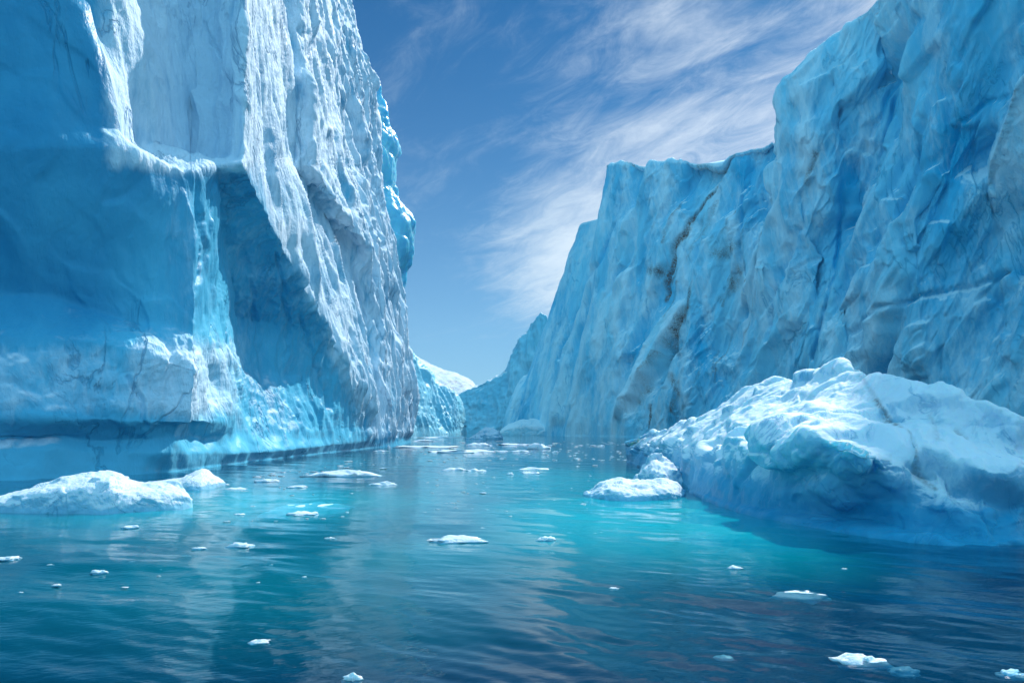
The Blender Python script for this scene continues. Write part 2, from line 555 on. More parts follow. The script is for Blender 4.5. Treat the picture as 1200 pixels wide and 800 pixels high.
# ------------------------------------------------------------------ the cliffs
def build_left_cliff():
    # rows run from under water up the face, columns from beyond the left edge of the frame to the far corner
    r = {}
    wl_px = [-300, -60, 60, 130, 200, 314, 437, 450, 458, 466, 474, 481]
    wl = []
    for p in wl_px:
        d = 36.5 * F / (600 - p)
        d = {-300: 58, -60: 67, 60: 73, 130: 77.8, 200: 84.5, 314: 119, 437: 190, 450: 199, 458: 208, 466: 222, 474: 245, 481: 274}.get(p, d)
        wl.append((p, HY + CAMZ * F / d, d))
    foot = [(-300, 528, 58.8), (-60, 524, 67.8), (60, 524, 73.6), (130, 528, 78.5), (202, 530, 83.4), (312, 528, 116), (436, 515, 186), (449, 512, 198), (457, 511.5, 209), (465, 511, 223), (473, 511, 246), (480.5, 511, 274)]
    notch = [(-300, 508, 61), (-60, 506, 70), (60, 509, 75), (130, 514, 79.2), (203, 511, 84.4), (306, 507, 118), (435, 500, 187.5), (448, 502, 200), (456, 502, 211), (464, 503, 225), (472, 503, 247), (480, 503, 275)]
    low = [(-300, 490, 60), (-60, 488, 69), (60, 490, 73), (134, 494, 77), (226, 498, 83), (296, 488, 119), (433, 480, 182), (446, 470, 199), (460, 470, 202), (466, 475, 222), (472, 475, 246), (480, 475, 274)]
    bulge = [(-300, 400, 61), (-60, 392, 70.5), (60, 394, 75), (134, 404, 78), (236, 432, 83), (284, 430, 125), (421, 450, 167), (435, 430, 197), (457, 430, 201), (464, 430, 224), (470, 430, 248), (477.5, 430, 274)]
    crease = [(-300, 352, 64), (-60, 342, 73.5), (60, 345, 78), (136, 370, 81.5), (232, 388, 86), (274, 370, 125), (388, 392, 147), (424, 370, 200), (448, 370, 204), (458, 370, 229), (465, 370, 250), (470.5, 370, 273.5)]
    mid = [(-300, 280, 65), (-60, 280, 73), (60, 285, 77), (140, 290, 81), (228, 295, 87), (264, 290, 113), (334, 290, 121), (404, 290, 190), (432, 290, 194), (446, 290, 231), (453, 290, 252), (458.5, 290, 273)]
    out = [(-300, 190, 64), (-60, 186, 72), (60, 172, 75), (130, 174, 79), (222, 200, 87), (252, 194, 96), (283, 191, 97), (342, 195, 146), (366, 195, 148), (397, 195, 198), (424, 195, 240), (444.5, 195, 272)]
    inn = [(-300, 150, 64.2), (-60, 150, 72.2), (60, 138, 75.8), (134, 158, 81.0), (222, 184, 103.5), (250, 186, 103.5), (285, 184, 98.5), (341, 186, 147), (365, 186, 149), (396, 186, 198), (423, 186, 240), (443, 186, 272)]
    up = [(-300, 90, 65), (-60, 90, 73.5), (60, 80, 77.5), (131, 90, 81.5), (224, 95, 105), (248, 95, 104.5), (286, 95, 100), (338, 100, 149), (359, 100, 151), (384, 100, 196), (408, 100, 237), (431, 100, 271)]
    up2 = [(-300, 0, 65.5), (-60, 0, 74), (60, 0, 78.5), (112, 0, 81.5), (218, 0, 107), (246, 0, 107), (284, 0, 102), (332, 0, 152), (350, 0, 155), (372, 0, 197), (391, 0, 237), (407, 0, 270)]
    top = [(-320, -300, 67), (-80, -300, 76), (40, -290, 81), (92, -250, 85), (206, -220, 120), (240, -200, 120), (275, -180, 108), (322, -150, 156), (338, -140, 161), (356, -125, 200), (372, -115, 240), (386, -105, 268)]
    rows = [wl, foot, notch, low, bulge, crease, mid, out, inn, up, up2, top]
    net = []
    under = [(x, y, -5.0) for (x, y, z) in [at(*p) for p in wl]]
    net.append([(x + 2.5 * (1 if i < 6 else 0.6), y - 1.5, z) for i, (x, y, z) in enumerate(under)])
    for row in rows:
        net.append([at(*p) for p in row])
    net = np.array(net)
    # wrap round the far corner and close the back
    c_in = net[:, -1:] + np.array([-9.0, 22.0, 0])
    c_bk = net[:, -1:] + np.array([-70.0, 50.0, 0])
    net = np.concatenate([net, c_in, c_bk], 1)
    plat = net[-1] + np.array([-50.0, 6.0, -2.0])
    back = plat.copy()
    back[:, 2] = -5
    net = np.concatenate([net, plat[None], back[None]], 0)
    segv = [8, 20, 12, 20, 64, 50, 80, 90, 16, 80, 90, 50, 8, 3]
    segu = [26, 64, 66, 84, 64, 130, 110, 44, 84, 84, 70, 20, 5]
    G = fill_net(net, segv, segu)
    nf = sum(segv[:12]) + 1
    row_i = np.arange(G.shape[0])[:, None]
    G[:nf] = blur(G[:nf], 5)
    N = normals(blur(G, 6))
    px, py = pix(G)
    Z = G[..., 2]
    Y = G[..., 1]
    face = (row_i < nf) * np.ones(px.shape)
    above = sstep(0.3, 4.0, Z)
    sc = np.clip(Y / 150.0, 0.42, 1.6)                   # detail grows with distance: far flutes are larger
    warp = fbm(G / 14.0, 3)[..., None] * np.array([3.0, 3.0, 1.0])
    Pw = G + warp
    flute = ridged(rot_z_scale(Pw, 90, (9.0, 9.0, 70.0), 0.10), 3)
    flute2 = ridged(rot_z_scale(Pw, 90, (3.6, 3.6, 20.0), 0.14) + 5.0, 3)
    lump = billow(Pw / np.array([5.0, 6.0, 4.5]), 3)
    fac, edge = facets(rot_z_scale(Pw, 40, (13.0, 13.0, 30.0), 0.2), 3, tilt=0.9)
    fac2, _ = facets(rot_z_scale(Pw, 40, (4.5, 4.5, 9.0), 0.35), 4, tilt=0.9, sharp=20.0)
    lump2 = billow(Pw / np.array([9.0, 9.0, 13.0]) + 8.0, 3)
    fine = fbm(G / np.array([1.3, 1.3, 2.6]), 4, 0.6)
    tall = sstep(280, 300, px + 0.42 * np.clip(190 - py, -400, 0)) * above       # the tall face beyond the ridge
    tall_u = np.maximum(tall, sstep(215, 185, py) * sstep(105, 135, px))
    lumpy = sstep(380, 420, py) * sstep(505, 470, py) * (1 - tall) * (1 - 0.85 * sstep(262, 300, px))
    foot_m = sstep(504, 514, py) * (1 - sstep(300, 470, px))
    foot_snow = foot_m * (1 - sstep(110, 190, px))
    disp = (tall_u * (2.4 * flute + 0.6 * flute2 + 0.28 * fine + 1.2 * fac)
            + (1 - tall_u) * (1 - foot_m) * (0.55 * flute * sstep(100, 170, px) + 0.75 * flute2 * sstep(90, 180, px) + (1 - 0.5 * sstep(262, 300, px)) * (1.7 * fac + 0.5 * fac2 + 0.55 * lump2) + 0.2 * fine)
            + lumpy * (1 - 0.4 * sstep(270, 330, px)) * (0.9 * lump + 0.2 * fine) + foot_m * 0.25 * lump)
    wob = fbm(np.stack([px / 22.0, py / 22.0, px * 0], -1), 3) * 7
    crk = np.zeros(px.shape)
    for pts, wdt in [([(326, 300), (332, 350), (338, 392), (334, 420)], 4), ([(296, 330), (300, 380), (312, 440), (318, 480)], 4), ([(352, 370), (364, 420), (384, 476)], 3.5),
                     ([(232, 250), (240, 300), (232, 360), (240, 410)], 4), ([(236, 20), (252, 60), (262, 84)], 3), ([(150, 440), (168, 470), (172, 500)], 4)]:
        crk = np.maximum(crk, polyline_mask(px + wob, py + 0.5 * wob, pts, wdt))
    crk = blur(crk, 2)
    disp = disp * np.clip(sc, 0.5, 1.5) * (0.25 + 0.75 * above) * face - 0.6 * crk * face
    G2 = G + N * disp[..., None]
    G2[..., 2] += foot_m * face * above * (0.9 * fbm(G / np.array([5.0, 5.0, 50.0]), 3) - 0.5 * sstep(140, 330, px))
    G2[..., 0] += foot_m * face * 1.3 * fbm(G / np.array([7.0, 7.0, 7.0]), 3)
    N2 = normals(G2)
    # frost and old snow: on shelves, and as a rough white crust all over the weathered tall face
    shelf = sstep(0.4, 0.85, blur(N2[..., 2:], 2)[..., 0]) * (1 - 0.8 * foot_m * sstep(60, 150, px)) * (1 - 0.6 * sstep(330, 350, py) * sstep(410, 395, py)) * np.clip(0.75 + 0.9 * fbm(G / 4.0 + 3, 3), 0, 1)
    snow = np.clip(0.75 * shelf + tall_u * (0.62 + 0.25 * flute2 + 0.35 * fbm(G / 9.0, 3)) + 0.42 * lumpy * (1 - 0.75 * sstep(255, 300, px)) + 0.22 * sstep(120, 240, px) * (1 - tall) + 0.3 * (1 - tall_u) * fbm(Pw / np.array([8.0, 8.0, 26.0]) + 21, 4), 0, 1)
    snow *= sstep(0.2, 3.0, Z) * (1 - 0.7 * foot_m * sstep(110, 180, px))
    blue = np.clip(0.55 + 0.5 * fbm(G / 24.0 + 3, 3) + 0.3 * sstep(255, 300, px) * sstep(230, 300, py) - 0.35 * foot_m - 0.4 * sstep(90, 200, px) * sstep(200, 260, py) - 0.3 * sstep(360, 420, py), 0, 1)
    root = empty("ice_cliff", (-42, 120, 0))
    tag(root, "towering blue and white ice cliff with ledge on the left side of the channel", "ice cliff")
    mesh_obj("ice_face", G2.reshape(-1, 3), grid_faces(*px.shape), M_LEFT, {"snow": snow, "blue": blue, "dirt": snow * 0}, root)


def build_right_cliff():
    # base px, base distance, top px, top py, top distance
    cols = [
        (586, 640, 604, 452, 640), (592, 600, 620, 440, 604), (606, 580, 640, 380, 586), (622, 560, 668, 300, 570), (640, 535, 681, 262, 548),
        (660, 505, 706, 256, 522), (682, 480, 710, 193, 492), (735, 428, 752, 191, 450), (800, 395, 818, 188, 412), (860, 370, 868, 178, 388),
        (915, 345, 917, 162, 366), (950, 335, 926, 106, 352), (1010, 310, 975, 50, 330), (1090, 285, 1040, -8, 306), (1200, 255, 1104, -230, 282),
        (1350, 220, 1230, -430, 250), (1520, 190, 1400, -460, 220)]
    fr = [0.0, 0.035, 0.16, 0.33, 0.5, 0.67, 0.83, 0.93, 1.0]
    # how far each control point stands out (-) or back (+), metres of distance
    off = {
        0.16: [0, 0, 0, 0, 2, 4, 0, 10, -6, 6, 6, -3, 5, 0, 8, -4, 0],
        0.33: [0, 0, 0, 0, 2, 0, -4, 14, -2, 10, 0, -4, 8, -6, 10, 2, 0],
        0.5: [0, 0, 0, 0, 2, 2, -6, 14, 2, 6, 4, -8, 6, -10, 0, -6, 0],
        0.67: [0, 0, 0, 0, 2, 2, -6, 10, 2, 0, 8, -10, 4, 6, -8, 0, 0],
        0.83: [0, 0, 0, 0, 2, 2, -5, 4, 4, -3, 8, -10, -8, 12, -6, 6, 0],
        0.93: [0, 0, 0, 0, 2, 2, -4, 0, 2, -3, 5, -6, -8, 8, -8, 0, 0]}
    rows = []
    for f in fr:
        row = []
        for i, (bx, bd, tx, ty, td) in enumerate(cols):
            by = HY + CAMZ * F / bd
            g = f ** (1.0 if i > 6 else 0.75 if i > 1 else 1)
            d = bd + (td - bd) * f
            o = off.get(f, [0] * 17)[i]
            k = (d + o) / d
            x, y, z = at(bx + (tx - bx) * (f ** 1.25 if i < 7 else f), by + (ty - by) * f, d)
            row.append((x * k, y * k, CAMZ + (z - CAMZ) * k))
        rows.append(row)
    net = np.array(rows)
    under = net[0].copy()
    under[:, 2] = -6
    under += np.array([-2.0, -2.0, 0])
    net = np.concatenate([under[None], net], 0)
    l_in = net[:, :1] + np.array([30.0, 40.0, 0])
    net = np.concatenate([l_in, net], 1)
    plat = net[-1] + np.array([28.0, 60.0, -3.0])
    back = plat.copy()
    back[:, 2] = -6
    net = np.concatenate([net, plat[None], back[None]], 0)
    segv = [5, 12, 48, 66, 66, 66, 60, 40, 34, 10, 3]
    segu = [4, 14, 22, 26, 24, 26, 34, 64, 74, 64, 58, 46, 66, 78, 96, 40, 16]
    G = fill_net(net, segv, segu)
    nf = sum(segv[:9]) + 1
    G[:nf] = blur(G[:nf], 3)
    row_i = np.arange(G.shape[0])[:, None]
    N = normals(blur(G, 8))
    px, py = pix(G)
    Z = G[..., 2]
    face = ((row_i < nf) * np.ones(px.shape)) * sstep(0, 9, nf - row_i + 3)
    warp = fbm(G / 40.0, 3)[..., None] * np.array([9.0, 9.0, 5.0])
    Pw = G + warp
    right = sstep(860, 1010, px)
    # tilted fracture planes: steep slabs leaning to the right
    fa, ea = facets(rot_z_scale(Pw, -58, (26.0, 26.0, 74.0), -0.45), 1, tilt=1.0)
    fb, eb = facets(rot_z_scale(Pw, -58, (10.0, 10.0, 30.0), -0.5), 2, tilt=1.1, sharp=34.0)
    fc, ec = facets(rot_z_scale(Pw, -58, (4.5, 4.5, 15.0), -0.5), 6, tilt=1.1, sharp=34.0)
    fl = ridged(rot_z_scale(Pw, -58, (9.0, 9.0, 62.0), -0.28), 3)
    fl2 = ridged(rot_z_scale(Pw, -58, (3.6, 3.6, 22.0), -0.32) + 3.0, 3)
    fine = fbm(G / np.array([3.0, 3.0, 6.0]), 4, 0.55)
    lft = 1 - sstep(700, 740, px)
    fold = ridged(rot_z_scale(Pw, -58, (24.0, 24.0, 190.0), -0.42) + 6.0, 2)
    disp = (4.5 + 3.5 * right) * fa + (0.6 + 1.4 * right) * fb + 5.0 * fold + (2.1 - 0.6 * right) * fl + 0.8 * fl2 + 0.35 * fine + 0.4 * fc
    disp *= (1 - 0.55 * lft) * (0.3 + 0.7 * sstep(0, 12, Z)) * face
    # cracks
    cracks = [([(846, 200), (822, 238), (800, 270), (790, 300), (778, 345)], 4), ([(806, 360), (792, 388), (780, 420), (774, 450)], 5),
              ([(1096, 20), (1070, 66), (1048, 100), (1020, 150), (995, 200), (984, 236)], 9), ([(1200, 315), (1140, 335), (1080, 346), (1040, 362), (1010, 392)], 8),
              ([(1200, 110), (1150, 120), (1118, 150), (1100, 200)], 6), ([(935, 262), (928, 300), (915, 350), (905, 400)], 6),
              ([(870, 230), (868, 300), (880, 330)], 5), ([(985, 236), (975, 330), (950, 420)], 6),
              ([(735, 200), (722, 260), (690, 330), (655, 420)], 6), ([(1060, 90), (1010, 210), (990, 260)], 5)]
    wob = fbm(np.stack([px / 26.0, py / 26.0, px * 0], -1), 3) * 5
    crk = np.zeros(px.shape)
    for pts, wdt in cracks:
        crk = np.maximum(crk, polyline_mask(px + wob, py + wob * 0.4, pts, wdt * 0.6))
    crk = blur(crk, 2)
    disp -= 2.6 * crk * face
    G2 = G + N * disp[..., None]
    N2 = normals(G2)
    snow = np.clip(0.8 * sstep(0.5, 0.85, N2[..., 2]) + 0.15 * lft * sstep(300, 480, py) + 0.38 + 0.6 * fbm(Pw / np.array([11.0, 11.0, 60.0]), 3) + 0.16 * np.clip(fa, -1, 1), 0, 1)
    snow = np.maximum(snow, sstep(0.0, 10.0, 12 - np.abs(row_i - nf)) * 0.7 * face)
    blue = np.clip(0.45 + 0.9 * fbm(Pw / np.array([26.0, 26.0, 80.0]) + 4, 3) + 0.25 * np.clip(-fa, -1, 1) + 0.4 * crk, 0, 1)
    # silt carried in the ice: brown veins and smudges
    veins = [([(846, 200), (822, 238), (800, 272), (788, 305), (776, 350)], 4.5, 0.9), ([(806, 360), (792, 388), (780, 420), (774, 450)], 6, 0.85),
             ([(764, 316), (775, 322), (786, 312)], 9, 0.55), ([(842, 300), (852, 292), (862, 288)], 12, 0.5), ([(868, 315), (862, 335), (846, 350)], 9, 0.55),
             ([(788, 440), (796, 460), (790, 480)], 6, 0.6), ([(762, 474), (761, 500)], 3, 0.9), ([(958, 180), (945, 214)], 6, 0.45),
             ([(812, 330), (806, 360)], 5, 0.5), ([(700, 196), (716, 190), (745, 194)], 2.5, 0.5), ([(820, 189), (850, 184), (862, 180)], 2, 0.4)]
    dirt = np.zeros(px.shape)
    for pts, wdt, a in veins:
        dirt = np.maximum(dirt, a * polyline_mask(px + wob, py + 0.4 * wob, pts, wdt))
    rv = random.Random(4)
    for _ in range(18):
        x0, y0, ln = rv.uniform(765, 905), rv.uniform(215, 430), rv.uniform(25, 85)
        pts = [(x0 - 0.34 * ln * t + rv.uniform(-3, 3), y0 + ln * t) for t in (0, 0.35, 0.7, 1)]
        dirt = np.maximum(dirt, rv.uniform(0.2, 0.5) * polyline_mask(px + wob, py + 0.4 * wob, pts, rv.uniform(1.6, 4.0)))
    stain = sstep(0.15, 0.6, fbm(Pw / np.array([9.0, 9.0, 28.0]) + 11, 4)) * sstep(740, 770, px) * sstep(960, 880, px)
    dirt = np.clip(1.25 * dirt * (0.55 + 0.9 * sstep(-0.25, 0.35, fbm(G / np.array([4.0, 4.0, 9.0]) + 2, 4))) + 0.10 * stain, 0, 1)
    root = empty("ice_cliff", (80, 400, 0))
    tag(root, "huge shaded blue ice cliff with brown silt veins on the right side of the channel", "ice cliff")
    mesh_obj("ice_face", G2.reshape(-1, 3), grid_faces(*px.shape), M_RIGHT, {"snow": snow, "blue": blue, "dirt": dirt}, root)
    # low pale mound of fallen ice at the cliff's far foot
    mound_pts = [(582, 507.5, 540), (592, 500, 542), (602, 494, 545), (614, 490, 549), (628, 491, 552), (646, 497, 550), (668, 504, 540)]
    berg_from_profile("fallen_ice", mound_pts, 532, 560, 0.4, M_FAR, seed=3, parent=root, snow_bias=0.95, seg=14, size=8.0)


def berg_from_profile(name, prof, dfront, dback, amp, mat, seed=0, parent=None, snow_bias=0.8, seg=18, size=2.0, blue_bias=0.2, rim=0.6):
    """a mound: crest outline (px,py,d) with its water lines dfront and dback metres away"""
    rows = [[], [], [], [], [], [], []]
    for i, (px, py, d) in enumerate(prof):
        x, y, z = at(px, py, d)
        z = max(z, 0.15)
        tp = max(0.06, math.sin(math.pi * i / (len(prof) - 1)) ** 0.6)
        dx = x / y
        df, db = d + (dfront - d) * tp, d + (dback - d) * tp
        for k, (dd, zz) in enumerate(((df, -1.5), (df, 0.0), (df + (d - df) * 0.16, z * rim), (d, z), (d + (db - d) * 0.45, z * 0.72), (db, 0.0), (db, -1.5))):
            rows[k].append((x + dx * (dd - d) , dd, zz))
    net = np.array(rows)
    G = fill_net(net, [4, seg, seg, seg, seg // 2, 3], [seg] * (len(prof) - 1), curve=True)
    G = blur(G, 2)
    N = normals(G)
    P = G / size + seed * 7.7
    fa, _ = facets(P * 0.9, 21 + seed, tilt=0.9, sharp=26.0)
    disp = amp * (0.8 * billow(P, 3) + 0.5 * fbm(P * 3.1, 3) + 0.9 * fa)
    G2 = G + N * (disp * (0.35 + 0.65 * sstep(-0.5, 1.0, G[..., 2])))[..., None]
    N2 = normals(G2)
    snow = np.clip(snow_bias * (0.35 + 0.65 * sstep(0.1, 0.7, N2[..., 2])) * sstep(0.0, 0.5, G2[..., 2]), 0, 1)
    return mesh_obj(name, G2.reshape(-1, 3), grid_faces(*G.shape[:2]), mat, {"snow": snow, "blue": np.full(snow.shape, blue_bias), "dirt": snow * 0}, parent)


build_left_cliff()
build_right_cliff()


def simple_cliff(name, label, prof, base_d, back, mat, amp, seg=(60, 30), base_px=None, snow_top=0.8, snow_bias=0.15, sx=(20.0, 60.0), blue_bias=0.55, kind=None):
    """a cliff from its skyline (px, py, d) and the distance of its water line"""
    rows = [[] for _ in range(8)]
    for i, (px, py, d) in enumerate(prof):
        bd = base_d[i] if isinstance(base_d, (list, tuple)) else base_d
        bp = base_px[i] if base_px else px
        b = np.array(at(bp, HY + CAMZ * F / bd, bd))
        t = np.array(at(px, py, d))
        rows[0].append(b + (0, 0, -6))
        for k, f in enumerate((0, 0.3, 0.6, 0.85, 1.0)):
            rows[1 + k].append(b + (t - b) * f)
        rows[6].append(t + (0, back, -0.02 * back))
        rows[7].append(t * (1, 1, 0) + (0, back, -6))
    net = np.array(rows)
    segs = [3, seg[0] // 3, seg[0] // 3, seg[0] // 4, seg[0] // 5, 16, 3]
    G = fill_net(net, segs, [seg[1]] * (len(prof) - 1))
    nf = sum(segs[:5])
    G[:nf + 12] = blur(G[:nf + 12], 2)
    N = normals(blur(G, 4))
    ri = np.arange(G.shape[0])[:, None] * np.ones(G.shape[1])[None]
    P = G + fbm(G / 40.0, 3)[..., None] * 8
    fa, _ = facets(rot_z_scale(P, 0, (sx[0], sx[0], sx[1]), 0.25), 5)
    fl = ridged(rot_z_scale(P, 0, (sx[0] * 0.4, sx[0] * 0.4, sx[1] * 0.6), 0.15), 3)
    disp = amp * (0.8 * fa + 0.7 * fl + 0.4 * fbm(G / (sx[0] * 0.2), 3)) * sstep(0, 5, nf + 16 - ri) * (0.3 + 0.7 * sstep(0, 8, G[..., 2]))
    G2 = G + N * disp[..., None]
    N2 = blur(normals(G2), 4)
    snow = np.clip(snow_bias + snow_top * sstep(0.5, 0.8, N2[..., 2]) + 0.18 * fbm(P / sx[0], 3), 0, 1)
    blue = np.clip(blue_bias + 0.6 * fbm(P / 30.0, 3), 0, 1)
    o = mesh_obj(name, G2.reshape(-1, 3), grid_faces(*ri.shape), mat, {"snow": snow, "blue": blue, "dirt": snow * 0})
    return tag(o, label, "ice cliff")


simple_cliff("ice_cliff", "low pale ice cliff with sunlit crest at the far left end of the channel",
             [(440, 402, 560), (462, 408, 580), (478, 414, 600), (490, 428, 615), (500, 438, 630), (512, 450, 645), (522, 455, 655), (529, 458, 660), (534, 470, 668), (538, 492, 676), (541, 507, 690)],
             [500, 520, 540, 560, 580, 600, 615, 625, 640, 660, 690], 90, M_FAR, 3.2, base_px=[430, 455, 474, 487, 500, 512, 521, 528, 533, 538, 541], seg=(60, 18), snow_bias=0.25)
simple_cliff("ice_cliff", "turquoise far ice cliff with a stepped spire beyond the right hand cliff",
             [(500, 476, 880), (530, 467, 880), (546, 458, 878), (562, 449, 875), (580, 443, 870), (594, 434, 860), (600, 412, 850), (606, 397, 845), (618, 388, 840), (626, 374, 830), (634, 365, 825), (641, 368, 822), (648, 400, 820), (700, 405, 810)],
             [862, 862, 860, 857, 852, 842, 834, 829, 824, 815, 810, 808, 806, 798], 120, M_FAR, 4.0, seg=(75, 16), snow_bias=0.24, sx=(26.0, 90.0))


def build_fin():
    prof = [(-6, 430), (99, 430), (130, 434)]  # unused left column lies behind the cliff
    rows = []
    sil = [(520, 440), (430, 452), (385, 458), (358, 466), (345, 470), (318, 478), (290, 484), (262, 486), (243, 476), (228, 465), (218, 460), (200, 464), (178, 466), (160, 462), (150, 453), (138, 449), (124, 450), (107, 445), (99, 442)]
    d = 345.0
    for (py, pxr) in sil:
        row = []
        for (dx, dd) in ((-80, 60), (-80, 4), (-46, -4), (-20, -3), (-7, 2), (0, 9), (-3, 18), (-30, 40), (-80, 60)):
            row.append(at(pxr + dx, py, d + dd))
        rows.append(row)
    lastrow = [np.array(p) + (-3, 3, 1.5) for p in rows[-1]]
    mid = sum(lastrow) / len(lastrow)
    rows.append([mid * 0.5 + p * 0.5 + (0, 0, 1.0) for p in lastrow])
    rows.append([mid + (0, 0, 1.2)] * 9)
    net = np.array(rows, dtype=np.float64)
    net = np.concatenate([(net[0] * (1, 1, 0) + (0, 0, -5))[None], net], 0)
    G = fill_net(net, [4] + [16] * (len(net) - 2), [4, 12, 14, 12, 12, 10, 8, 4], curve=True)
    G = blur(G, 2)
    N = normals(blur(G, 3))
    P = G + fbm(G / 20.0, 3)[..., None] * 4
    fa, _ = facets(rot_z_scale(P, 20, (14.0, 14.0, 20.0), 0.4), 8)
    disp = 2.0 * fa + 1.3 * ridged(P / np.array([8.0, 8.0, 16.0]), 3) + 0.6 * fbm(G / 3.0, 3)
    G2 = G + N * disp[..., None]
    N2 = normals(G2)
    snow = np.clip(0.10 + 0.6 * sstep(0.3, 0.8, N2[..., 2]) + 0.35 * fbm(P / 12.0, 3), 0, 1)
    blue = np.clip(0.35 + 0.7 * fbm(P / 14.0 + 5, 3) + 0.3 * np.clip(fa, -1, 1), 0, 1)
    o = mesh_obj("ice_pinnacle", G2.reshape(-1, 3), grid_faces(*G.shape[:2], wrap=False, caps=False), M_FIN, {"snow": snow, "blue": blue, "dirt": snow * 0})
    tag(o, "jagged turquoise ice pinnacle overhanging behind the left cliff's tall edge", "ice pinnacle")


build_fin()


def build_hill():
    n, m = 150, 90
    px = np.linspace(380, 700, n)
    sky_x = [380, 440, 470, 483, 490, 505, 520, 540, 552, 558, 575, 620, 700]
    sky_y = [404, 404, 411, 416, 419, 428, 434, 440, 446, 453, 462, 472, 480]
    top = np.interp(px, sky_x, sky_y)
    d = np.linspace(1150, 1900, m)
    G = np.zeros((m, n, 3))
    peak = 1500.0
    for j, dd in enumerate(d):
        H = (HY - top) / F * peak + CAMZ
        f = 1 - ((dd - peak) / 360.0) ** 2 if dd < peak else 1 - ((dd - peak) / 420.0) ** 2
        G[j, :, 0] = dd * (px - PX0) / F
        G[j, :, 1] = dd
        G[j, :, 2] = H * max(f, -0.05) - 2
    amp = 7.0 * (ridged(G / np.array([60.0, 60.0, 60.0]), 4) + 0.4 * fbm(G / 12.0, 3))
    G[..., 2] += amp * sstep(0, 25, G[..., 2])
    dirt = 0.6 * sstep(-0.1, 0.22, fbm(G / np.array([20.0, 20.0, 12.0]), 5, 0.65))
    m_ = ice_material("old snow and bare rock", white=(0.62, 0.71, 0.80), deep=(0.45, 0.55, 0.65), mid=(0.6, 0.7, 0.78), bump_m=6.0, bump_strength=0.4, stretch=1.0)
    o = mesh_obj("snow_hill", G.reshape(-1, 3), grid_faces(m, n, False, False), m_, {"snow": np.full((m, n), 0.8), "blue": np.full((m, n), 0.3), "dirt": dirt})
    tag(o, kind="structure")


build_hill()


